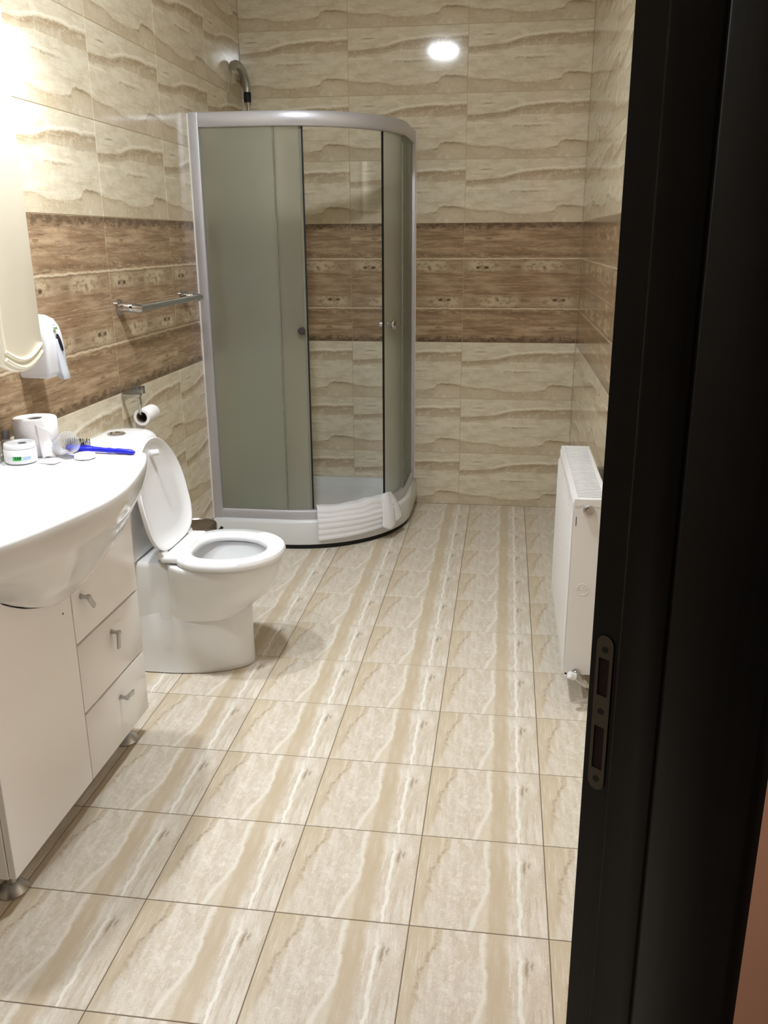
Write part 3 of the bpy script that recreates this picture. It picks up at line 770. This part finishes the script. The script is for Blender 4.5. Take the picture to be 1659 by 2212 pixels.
rings += [rim(.975, .79), rim(.985, .808), rim(.995, .83), rim(1.0, .848), rim(1.0, .858), rim(.996, .863), rim(.988, .8655), rim(.97, .8655)]
rings += [bowl_ring(1.12, .8645), bowl_ring(1.04, .862), bowl_ring(1.0, .857), bowl_ring(.95, .835), bowl_ring(.86, .80), bowl_ring(.70, .765), bowl_ring(.45, .742), bowl_ring(.12, .735)]
MB().loft(rings).build('basin_body', M_CER, bas, 70)
MB().lathe([(.026, .7365), (.024, .739), (.012, .738), (0, .7375)], (-.345, WC, 0), 24).build('drain', M_CHROME, bas)

fa = thing('faucet', 'chrome basin mixer tap at the left edge of the photo', 'faucet', (-.52, -2.66, RZ))
MB().lathe([(.026, .866), (.026, .872), (.022, .876), (.021, .94), (.018, .946)], (-.52, -2.66, 0), 24).build('tap_body', M_CHROME, fa)
sp_ = catmull([(-.515, -2.662, .915), (-.475, -2.655, .935), (-.462, -2.651, .940), (-.448, -2.648, .932), (-.446, -2.647, .915)], 5)
MB().tube(sp_, .0125, 16).build('spout', M_CHROME, fa)
MB().tube([(-.52, -2.66, .945), (-.522, -2.66, .962), (-.535, -2.70, .985), (-.545, -2.735, 1.0)], [.018, .014, .008, .006], 14).build('lever', M_CHROME, fa)

# ---------------------------------------------------------------- things on the basin counter
CZ = RZ+.0008
# big roll of toilet paper
rl = thing('toilet_roll', 'large white toilet paper roll standing on the washbasin corner', 'toilet roll', (-.509, -2.335, CZ))
c = (-.509, -2.335, CZ)
MB().lathe([(.021, .001), (.055, 0), (.0575, .003), (.0575, .097), (.055, .1), (.021, .0985), (.0205, .096), (.0205, .004), (.021, .001)], c, 48).build('paper', M_PAPER, rl, 50)
MB().lathe([(.0205, .002), (.0205, .0955), (.0185, .0955), (.0185, .002), (.0205, .002)], c, 32).build('cardboard_core', M_CARD, rl, 50)
# loose end of the paper hanging off the roll and lying on the counter
vs = []; R = .0583
pth = []
for k in range(7):
    a = radians(-28-3*k); pth.append((c[0]+(R+.0006*k)*cos(a), c[1]+(R+.0006*k)*sin(a)))
lp = []
for i in range(13):
    f = i/12
    row = []
    for k in range(9):
        u_ = k/8; a = radians(-60+34*u_+6*f)
        rr = R+.0005+.022*max(0, f-.45)**1.6*2.6*(.6+.6*u_)
        row.append(Vector((c[0]+rr*cos(a), c[1]+rr*sin(a), CZ+.092*(1-f)**1.05*(1-.25*u_*(1-f))+.0016+.003*sin(u_*9+f*5)*f)))
    lp.append(row)
o = MB().loft(lp, False, False, False).build('loose_sheet', M_PAPER, rl, 180)
sm = o.modifiers.new('thick', 'SOLIDIFY'); sm.thickness = .0006

def crumple(name, label, cx, cy, lx, ly, h, seed):
    rnd = random.Random(seed); vs, fs = [], []; n_ = 14
    ph = [rnd.uniform(0, 6.3) for _ in range(6)]
    for i in range(n_+1):
        for j in range(n_+1):
            u_, v_ = i/n_-.5, j/n_-.5
            e_ = max(0, 1-(2*max(abs(u_), abs(v_)))**3)
            z = h*e_*(.55+.25*sin(9*u_+ph[0])*cos(7*v_+ph[1])+.2*sin(17*v_+5*u_+ph[2]))
            vs.append((cx+u_*lx*(1+.1*sin(5*v_+ph[3])), cy+v_*ly*(1+.12*sin(6*u_+ph[4])), CZ+.0006+max(z, 0)))
    for i in range(n_):
        for j in range(n_):
            k = i*(n_+1)+j; fs.append((k, k+1, k+n_+2, k+n_+1))
    o = MB().add(vs, fs).build(name, M_PAPER, None, 180, loc=(cx, cy, CZ))
    sm = o.modifiers.new('thick', 'SOLIDIFY'); sm.thickness = .0006
    return tag(o, label, 'tissue')
crumple('tissue_sheet', 'crumpled white tissue lying in front of the clear cup', -.428, -2.425, .055, .045, .006, 4)

# cream jar with a green sticker
jr = thing('cream_jar', 'white cosmetic jar with a green sticker on the washbasin', 'jar', (-.502, -2.437, CZ))
c = (-.502, -2.437, CZ); JR = .0415
MB().lathe([(.034, 0), (.039, .003), (JR, .010), (JR, .038), (.039, .0405)], c, 44).build('jar_body', M_PLW, jr, 50)
MB().lathe([(.0395, .041), (.0405, .043), (.0395, .052), (.037, .0545), (.031, .0535), (.029, .051), (.0, .051)], c, 44).build('jar_lid', M_PLW, jr, 50)
MB().lathe([(.0105, .0512), (.0105, .0518), (0, .0520)], (c[0]+.006, c[1]+.004, CZ), 20).build('lid_emblem', mat('dark_grey_print', lin(90, 88, 104), .5), jr)
def label_patch(name, a0, a1, z0, z1, m, r=JR+.0003, par=jr, cc=c):
    rows = []
    for i in range(9):
        a = radians(a0+(a1-a0)*i/8); rows.append([Vector((cc[0]+r*cos(a), cc[1]+r*sin(a), cc[2]+z)) for z in (z0, z1)])
    return MB().loft(rows, False, False, False).build(name, m, par, 180)
# camera sees the jar from azimuth about -58 degrees
label_patch('printed_band', -112, -20, .0125, .0225, mat('faint_print', lin(226, 230, 236), .5))
label_patch('printed_band', -52, -24, .0135, .0215, M_LBLUE, JR+.0006)
label_patch('sticker', -88, -58, .0125, .0235, M_GREEN, JR+.0009)
def text_on(name, body, size, m, par, fn, bold=0.0):
    cu = bpy.data.curves.new(name, 'FONT'); cu.body = body; cu.size = size; cu.align_x = 'CENTER'; cu.align_y = 'CENTER'; cu.offset = bold
    tmp = bpy.data.objects.new('tmp', cu); COL.objects.link(tmp)
    dg = bpy.context.evaluated_depsgraph_get(); me = tmp.evaluated_get(dg).to_mesh()
    vs = [fn(v.co.x, v.co.y) for v in me.vertices]; fs = [tuple(p.vertices) for p in me.polygons]
    tmp.evaluated_get(dg).to_mesh_clear(); bpy.data.objects.remove(tmp); bpy.data.curves.remove(cu)
    return MB().add(vs, fs).build(name, m, par, 0, recalc=False)
def onjar(x, y):
    a = radians(-70.5)+x/JR; return Vector((c[0]+(JR+.0013)*cos(a), c[1]+(JR+.0013)*sin(a), CZ+.0185+y))
text_on('lettering', 'TAP', .0095, M_INK, jr, onjar, .0004)

# lotion tube standing on its cap, left edge
lt = thing('lotion_tube', 'white lotion tube standing beside the tap, cut by the left edge', 'tube', (-.572, -2.455, CZ))
def tubering(hx, hy, z, n_=24): return [Vector((-.572+hx*cos(2*pi*k/n_), -2.455+hy*sin(2*pi*k/n_), CZ+z)) for k in range(n_)]
MB().loft([tubering(.019, .019, 0), tubering(.020, .020, .002), tubering(.020, .020, .022), tubering(.018, .018, .024)]).build('tube_cap', M_PLW, lt)
MB().loft([tubering(.019, .017, .024), tubering(.022, .019, .03), tubering(.024, .016, .07), tubering(.026, .008, .105), tubering(.027, .002, .118), tubering(.027, .0015, .124)]).build('tube_body', M_PLW, lt)
def ontube(x, y):
    a = radians(-50)+x/.022; return Vector((-.572+.0252*cos(a), -2.455+.0180*sin(a), CZ+.066+y))
text_on('lettering', 'E', .012, M_GREYINK, lt, ontube, .0002)

# small bottle with grey cap behind the jar
bt = thing('small_bottle', 'small white bottle with a grey cap behind the cosmetic jar', 'bottle', (-.572, -2.380, CZ))
c2 = (-.572, -2.380, CZ)
MB().lathe([(.014, 0), (.0155, .002), (.0155, .038), (.013, .044), (.009, .046), (.009, .049)], c2, 24).build('bottle_body', M_PLW, bt)
MB().lathe([(.0098, .049), (.0105, .0505), (.0100, .070), (.0088, .0715), (0, .0715)], c2, 24).build('bottle_cap', M_GREYCAP, bt)

# clear plastic cup, tipped over
cp = thing('plastic_cup', 'clear ribbed plastic cup lying tipped on the washbasin', 'cup', (-.418, -2.345, CZ))
ax = Vector((.80, -.42, .42)).normalized(); yv = Vector((0, 0, 1)).cross(ax).normalized(); xv = yv.cross(ax)
Q = Matrix((xv, yv, ax)).transposed().to_4x4()
cc_ = Vector((-.438, -2.354, CZ+.0245))
b = MB(); prof_ = [(0, 0), (.021, 0), (.0225, .003), (.0285, .052), (.031, .053), (.031, .058), (.029, .058), (.0275, .054), (.0215, .004), (0, .003)]
b.lathe(prof_, cc_, 40, mat=Q)
zmin = min(v[2] for v in b.v); b.v = [(x, y, z-zmin+CZ) for x, y, z in b.v]; cc_.z += CZ-zmin
b.build('cup_body', M_CLEAR, cp, 60)
b = MB()
for k in range(18):
    a = 2*pi*k/18
    p0 = cc_+(Q @ Vector((.0236*cos(a), .0236*sin(a), .010))); p1 = cc_+(Q @ Vector((.0280*cos(a), .0280*sin(a), .046)))
    b.tube([p0, p1], .0006, 5)
o = b.build('ribs', M_CLEAR, cp); o['kind'] = 'stuff'

# round white dish/lid
dsh = MB().lathe([(.024, 0), (.0275, .002), (.0285, .006), (.0270, .0125), (.02, .0145), (0, .015)], (0, 0, 0), 36).build('round_lid', M_PLW, None, 50)
dsh.location = (-.352, -2.378, CZ); tag(dsh, 'flat round white lid in front of the blue hairbrush', 'lid')

# hairbrush
hb = thing('hairbrush', 'blue plastic hairbrush with black bristles on the washbasin edge', 'hairbrush', (-.34, -2.315, CZ))
def hbp(l, w_, z):   # l along the brush from head to handle end
    d = Vector((.985, -.07, 0)).normalized(); s_ = Vector((-d.y, d.x, 0))
    return Vector((-.440, -2.312, CZ))+d*l+s_*w_+Vector((0, 0, z))
rr = []
for l, hw_, zc, hz in ((0, .003, .012, .003), (.006, .013, .012, .006), (.02, .0165, .012, .007), (.06, .0165, .012, .007), (.078, .012, .0115, .006), (.09, .007, .011, .0055), (.105, .0075, .0105, .0055), (.118, .0065, .0095, .005), (.132, .008, .0095, .006), (.145, .0068, .009, .005), (.160, .0082, .009, .006), (.175, .007, .0085, .0055), (.188, .0082, .008, .006), (.20, .0075, .0072, .0055), (.207, .004, .0065, .003)):
    rr.append([hbp(l, hw_*cos(2*pi*k/16), zc+1.25*hz*sin(2*pi*k/16)) for k in range(16)])
MB().loft(rr).build('brush_body', M_BLUE, hb, 60)
b = MB(); rnd = random.Random(3)
for i in range(16):
    for j in range(-2, 3):
        l = .006+i*.0043; w_ = j*.0058
        p0 = hbp(l, w_, .018); p1 = hbp(l+rnd.uniform(-.004, .004), w_+rnd.uniform(-.003, .003), .037+rnd.uniform(-.002, .002))
        b.tube([p0, p1], .00055, 4)
o = b.build('bristles', M_INK, hb); o['kind'] = 'stuff'

# ---------------------------------------------------------------- mirror cabinet, upper left
MX = -.458
mc = thing('mirror_cabinet', 'cream mirror cabinet with arched carved lower panel, glaring at upper left', 'mirror cabinet', (MX, -2.7, 1.13))
P0, P1, PZ, PT = -2.532, -2.337, 1.134, 2.19
def panel_poly(i, y0=P0, y1=P1):
    pts = [(MX, y1-i, PT-i), (MX, y0+i, PT-i), (MX, y0+i, PZ+.004+i*.4)]
    for k in range(1, 13):
        f = k/13; y = y0+i+(y1-y0-2*i)*f
        pts.append((MX, y, PZ+.003-.030*sin(pi*f)**.9+i*.6))
    pts.append((MX, y1-i, PZ+.003))
    return pts
pan = MB().prism(panel_poly(0), (-.02, 0, 0), .003, 2).build('arched_panel', M_CREAMP, mc, 40)
for off in (.012, .031):
    pts = []
    for k in range(17):
        f = k/16; y = P0+.014+(P1-P0-.022)*f
        pts.append((MX+.001, y, PZ+.002+off-.030*sin(pi*f)**.95))
    MB().tube(pts, .0052, 10).build('carved_arc', M_CREAMP, pan)
MB().tube([(MX, P0+.014, PZ+.03), (MX, P0+.014, PT-.02)], .004, 8).build('carved_edge', M_CREAMP, pan)
MB().box(XL+.004, MX-.021, P0+.004, P1-.004, PZ+.02, PT, .002).build('side_box', M_CREAMP, mc)
MB().box(XL+.004, XL+.024, -2.93, P0+.002, PZ+.03, PT, .002).build('back_board', M_CREAMP, mc)
MB().box(XL+.0245, XL+.029, -2.92, P0-.004, PZ+.05, PT-.03, .001, 1).build('mirror', M_MIRROR, mc)
MB().box(XL+.004, MX-.001, -3.12, -2.932, PZ+.02, PT, .003).build('side_box', M_CREAMP, mc)
MB().box(XL+.004, MX+.10, -3.13, -2.14, PT+.001, PT+.04, .004).build('canopy', M_CREAMP, mc)
for y in (-2.215, -2.85):
    lo = MB().lathe([(.036, PT-.036), (.038, PT-.036), (.038, PT+.0005), (.0, PT+.0005), (.0, PT-.001), (.036, PT-.001), (.036, PT-.036)], (MX+.05, y, 0), 24).build('lamp_ring', M_CHROME, mc)
    MB().lathe([(0, PT-.012), (.022, PT-.011), (.031, PT-.006), (.031, PT-.002), (0, PT-.002)], (MX+.05, y, 0), 24).build('lamp_lens', M_VLAMP, lo)

# ---------------------------------------------------------------- soap dispenser
sd = thing('soap_dispenser', 'white wall soap dispenser with grey push lever beside the mirror cabinet', 'soap dispenser', (-.56, -2.155, 1.05))
S0, S1, SZ0, SZ1, SX = -2.212, -2.108, 1.052, 1.225, -.512
def sdring(i, y):  # side outline
    pts = []
    for x, z in ((XL+.001, SZ0), (SX-.02, SZ0-.002), (SX-.006, SZ0+.002), (SX, SZ0+.018), (SX-.002, SZ0+.08), (SX-.006, SZ1-.055), (SX-.012, SZ1-.034), (SX-.026, SZ1-.014), (SX-.05, SZ1-.003), (XL+.001, SZ1+.002)):
        cx_, cz_ = XL+.03, (SZ0+SZ1)/2
        pts.append(Vector((max(XL+.0008, x-i*(1 if x > XL+.01 else 0)), y, z+(i if z < cz_ else -i))))
    return pts
MB().loft([sdring(.010, S0), sdring(.003, S0+.003), sdring(0, S0+.010), sdring(0, S1-.010), sdring(.003, S1-.003), sdring(.010, S1)]).build('housing', M_PLW, sd, 50)
ym = (S0+S1)/2+.01
lv = []
for z, x0, x1, hw_ in ((1.158, SX-.012, SX+.001, .010), (1.14, SX-.012, SX+.004, .015), (1.10, SX-.012, SX+.009, .018), (1.065, SX-.008, SX+.014, .0185), (1.048, SX-.002, SX+.018, .0185), (1.043, SX+.003, SX+.017, .017)):
    lv.append([Vector((x1, ym-hw_*.7, z)), Vector((x1+.002, ym, z)), Vector((x1, ym+hw_*.7, z)), Vector((x1-.004, ym+hw_, z)), Vector((x0, ym+hw_, z)), Vector((x0, ym-hw_, z)), Vector((x1-.004, ym-hw_, z))])
lev = MB().loft(lv).build('push_lever', M_PLB, sd, 50)
wn = []
for k in range(20):
    a = 2*pi*k/20; wn.append(Vector((SX-.004+.0125*(.5-.5*sin(a)), ym+.0068*cos(a), 1.148+.024*sin(a))))
MB().prism(wn, (.0035, 0, 0)).build('level_window', M_DARKGLASS, sd, 0)
MB().box(SX-.0055, SX-.0025, ym-.010, ym+.007, 1.184, 1.191).build('green_mark', M_PALEGREEN, sd, 0)
MB().box(SX-.0085, SX-.0055, ym-.010, ym+.006, 1.1965, 1.198).build('printed_line', M_GREYINK, sd, 0)
MB().lathe([(.006, 0), (.006, .004), (.003, .006)], (-.585, S0+.001, 1.064), 14, 'y').build('lock_screw', M_GREYCAP, sd)

# ---------------------------------------------------------------- towel bar
tbr = thing('towel_bar', 'chrome towel rail on the brown tiles left of the shower', 'towel rail', (XL, -1.2, 1.2))
BX = XL+.066
MB().tube([(BX, -1.50, 1.193), (BX, -.845, 1.193)], .0125, 18).build('bar', M_CHROME, tbr)
for y in (-1.522, -.893):
    br = MB().lathe([(.029, 0), (.029, .006), (.020, .011)], (XL+.0005, y, 1.200), 24, 'x').build('bracket', M_CHROME, tbr)
    MB().tube(catmull([(XL+.008, y, 1.2), (XL+.03, y+.002, 1.2), (XL+.05, y+.008, 1.197), (BX, y+.030, 1.193)], 5), [.018]*10+[.0165]*6, 16).build('bracket_arm', M_CHROME, br)

# ---------------------------------------------------------------- paper holder and small roll
ph = thing('paper_holder', 'chrome toilet paper holder on the wall above the cistern', 'paper holder', (XL, -1.53, .9))
MB().box(XL+.0005, XL+.006, -1.555, -1.425, .880, .906, .0015).build('wall_plate', M_CHROMEB, ph)
MB().box(XL+.004, XL+.030, -1.447, -1.425, .876, .904, .0015).build('end_block', M_CHROMEB, ph)
MB().box(XL+.004, XL+.074, -1.578, -1.558, .889, .900, .0015).build('top_arm', M_CHROMEB, ph)
MB().box(XL+.064, XL+.072, -1.576, -1.562, .826, .898, .0012).build('drop_arm', M_CHROME, ph)
PX, PZc = XL+.068, .826
MB().tube([(PX, -1.572, PZc), (PX, -1.45, PZc)], .004, 12).lathe([(.006, -1.452), (.006, -1.444)], (PX, 0, PZc+.0), 12, 'y').build('spindle', M_CHROME, ph)
sr = thing('toilet_roll', 'nearly used up toilet paper roll hanging on the chrome holder', 'toilet roll', (PX, -1.51, .80))
RZc = PZc-.0145
MB().lathe([(.0205, -1.565), (.0300, -1.565), (.0305, -1.564), (.0305, -1.466), (.0300, -1.465), (.0205, -1.465), (.0205, -1.565)], (PX, 0, RZc), 40, 'y').build('paper', M_PAPER, sr, 50)
MB().lathe([(.0203, -1.564), (.0203, -1.466), (.0188, -1.466), (.0188, -1.564), (.0203, -1.564)], (PX, 0, RZc), 32, 'y').build('cardboard_core', M_CARD, sr, 50)
rows = []
for i in range(12):
    z = RZc-.06*i/11; rows.append([Vector((PX-.0310+.002*sin(i*.5), y, z)) for y in (-1.562, -1.515, -1.468)])
o = MB().loft(rows, False, False, False).build('hanging_sheet', M_PAPER, sr, 180)
sm = o.modifiers.new('thick', 'SOLIDIFY'); sm.thickness = .0005

# ---------------------------------------------------------------- radiator
RX0, RX1, RY0, RY1, RZ0, RZ1 = .981, 1.083, -2.012, -1.318, .113, .690
rad = thing('radiator', 'white panel radiator with slotted top grille on the right wall', 'radiator', (1.03, -1.67, .11))
def rpanel(xa, sgn):
    """ribbed steel panel, ribs are vertical"""
    n_ = 26; vs, fs = [], []; prof_ = []
    y = RY0+.006; step = (RY1-RY0-.012)/n_
    prof_.append((y, 0))
    for k in range(n_):
        ys = RY0+.006+k*step
        prof_ += [(ys+step*.20, 0), (ys+step*.30, .006), (ys+step*.70, .006), (ys+step*.80, 0)]
    prof_.append((RY1-.006, 0))
    zs = [(RZ0, .0), (RZ0+.02, 0), (RZ0+.035, 1), (RZ1-.055, 1), (RZ1-.04, 0), (RZ1-.016, 0)]
    rows = [[Vector((xa+sgn*d*k_, y_, z)) for y_, d in prof_] for z, k_ in zs]
    # rounded top and bottom returns
    top = [Vector((xa-sgn*.005, y_, RZ1-.008)) for y_, d in prof_]
    bot = [Vector((xa-sgn*.006, y_, RZ0-.003)) for y_, d in prof_]
    return MB().loft([bot]+rows+[top], False, False, False)
o = rpanel(RX0+.002, -1).build('front_panel', M_RAD, rad, 40); sm = o.modifiers.new('thick', 'SOLIDIFY'); sm.thickness = .004; sm.offset = -1
o = rpanel(RX1-.004, 1).build('back_panel', M_RAD, rad, 40); sm = o.modifiers.new('thick', 'SOLIDIFY'); sm.thickness = .004; sm.offset = -1
for y in (RY0, RY1-.0015):
    MB().box(RX0+.0008, RX1-.001, y, y+.0015, RZ0, RZ1-.003, .0005, 1).build('side_cover', M_RAD, rad, 30)
gr = MB()
zt0, zt1 = RZ1-.004, RZ1
gx0, gx1, gy0, gy1 = RX0+.0012, RX1, RY0-.0015, RY1+.0015
for x0, x1 in ((gx0, gx0+.012), (gx1-.012, gx1)): gr.box(x0, x1, gy0, gy1, zt0, zt1, .001, 1)
for y0, y1 in ((gy0, gy0+.014), (gy1-.014, gy1)): gr.box(gx0+.012, gx1-.012, y0, y1, zt0, zt1, .001, 1)
for y0 in (gy0, gy1-.002): gr.box(gx0, gx1, y0, y0+.002, RZ1-.022, zt0+.001)
grille = gr.build('top_grille', M_RAD, rad, 40)
NB = 40; stp = (gy1-gy0-.028)/NB
slat = MB().box(gx0+.012, gx1-.012, -.0043, .0043, RZ1-.0042, RZ1-.0012, .0006, 1).build('grille_slat', M_RAD, grille, 40)
slat.location = (0, gy0+.014+stp*.5, 0)
for k in range(1, NB):
    o = slat.copy(); COL.objects.link(o); o.parent = grille; o.matrix_parent_inverse = slat.matrix_parent_inverse.copy()
    o.location = (0, gy0+.014+stp*(k+.5), 0)
# convector fins seen between the slats
MB().box(RX0+.03, RX1-.03, RY0+.03, RY1-.03, RZ0+.05, RZ1-.05, .004).build('convector', M_RAD, rad, 40)
# air plug at the top of the near end
q = Matrix((Vector((1, 0, 0)), Vector((0, 0, 1)), Vector((0, -1, 0)))).transposed().to_4x4()
MB().lathe([(.0165, 0), (.0172, .004), (.0145, .008), (.0145, .012), (.011, .0135), (.011, .012), (0, .012)], (1.026, RY0, .655), 24, mat=q).build('air_plug', M_CHROMEB, rad)
MB().lathe([(.0225, 0), (.0220, .0012), (.0172, .0008), (.0172, 0), (.0225, 0)], (1.026, RY0, .655), 32, mat=q).build('plug_collar', M_RAD, rad)
MB().box(.9895, .9915, RY0-.0008, RY0+.0005, .606, .634, .0004, 1).build('clip_slot', M_INK, rad, 0)
# embossed round emblem on the side cover
b = MB(); ec = Vector((1.023, RY0-.0004, .402))
b.tube([ec+Vector((.018*cos(2*pi*k/32), 0, .018*sin(2*pi*k/32))) for k in range(33)], .0009, 6)
P_ = lambda x, z: ec+Vector((x, 0, z))
for st in ([(-.0105, -.007), (-.0112, .0), (-.0098, .0085), (-.0062, .0095), (-.0058, .002)], [(.0028, .0105), (-.0012, .006), (-.0028, .0), (-.0012, -.0035), (.0022, -.0035), (.0026, -.0005), (-.0026, .0005)],
           [(-.0008, -.0075), (.0012, -.0108), (.003, -.0078)], [(.0118, .004), (.0096, .0088), (.0072, .003), (.0074, -.004)], [(.0104, .0008), (.0106, -.0065)]):
    b.tube(catmull([P_(x, z) for x, z in st], 4), .0010, 6)
b.build('embossed_emblem', M_RAD, rad)
# valve at the lower near corner
vz = .118
vl = MB().lathe([(.015, 0), (.015, .006), (.011, .008), (.011, .028), (.009, .03)], (1.020, RY0, vz), 22, mat=q).build('valve_body', M_CHROMEB, rad)
p0 = Vector((1.020, RY0-.03, vz)); dv = Vector((-.86, -.30, .42)).normalized()
vx = dv.cross(Vector((0, 0, 1))).normalized(); vy = dv.cross(vx)
q2 = Matrix((vx, vy, dv)).transposed().to_4x4()
MB().lathe([(.008, -.012), (.008, .006)], p0, 16, mat=q2).build('valve_stem', M_CHROMEB, vl)
MB().lathe([(.0105, .006), (.0125, .008), (.0125, .026), (.0105, .0285), (0, .029)], p0, 8, mat=q2).build('valve_cap', M_PLW, vl)
MB().tube(catmull([p0, p0+Vector((.014, -.004, -.012)), p0+Vector((.034, 0, -.026)), p0+Vector((.07, .01, -.032)), (XR-.004, RY0-.015, vz-.033)], 5), .0085, 14).lathe([(.0115, 0), (.0115, .014)], p0+Vector((.016, -.003, -.013)), 6, mat=Matrix.Rotation(radians(125), 4, 'Y')).build('supply_pipe', M_CHROMEB, vl)
MB().box(RX0+.004, RX0+.011, RY0-.001, RY0+.001, RZ0-.002, RZ0+.004, .0008, 1).build('corner_hole', M_INK, rad, 0)
for y in (RY0+.12, RY1-.12):
    MB().box(RX1-.004, XR-.0005, y-.012, y+.012, RZ1-.09, RZ1-.05, .002).build('wall_hanger', M_CHROMEB, rad)
    MB().box(RX1-.004, XR-.0005, y-.012, y+.012, RZ0+.05, RZ0+.09, .002).build('wall_hanger', M_CHROMEB, rad)
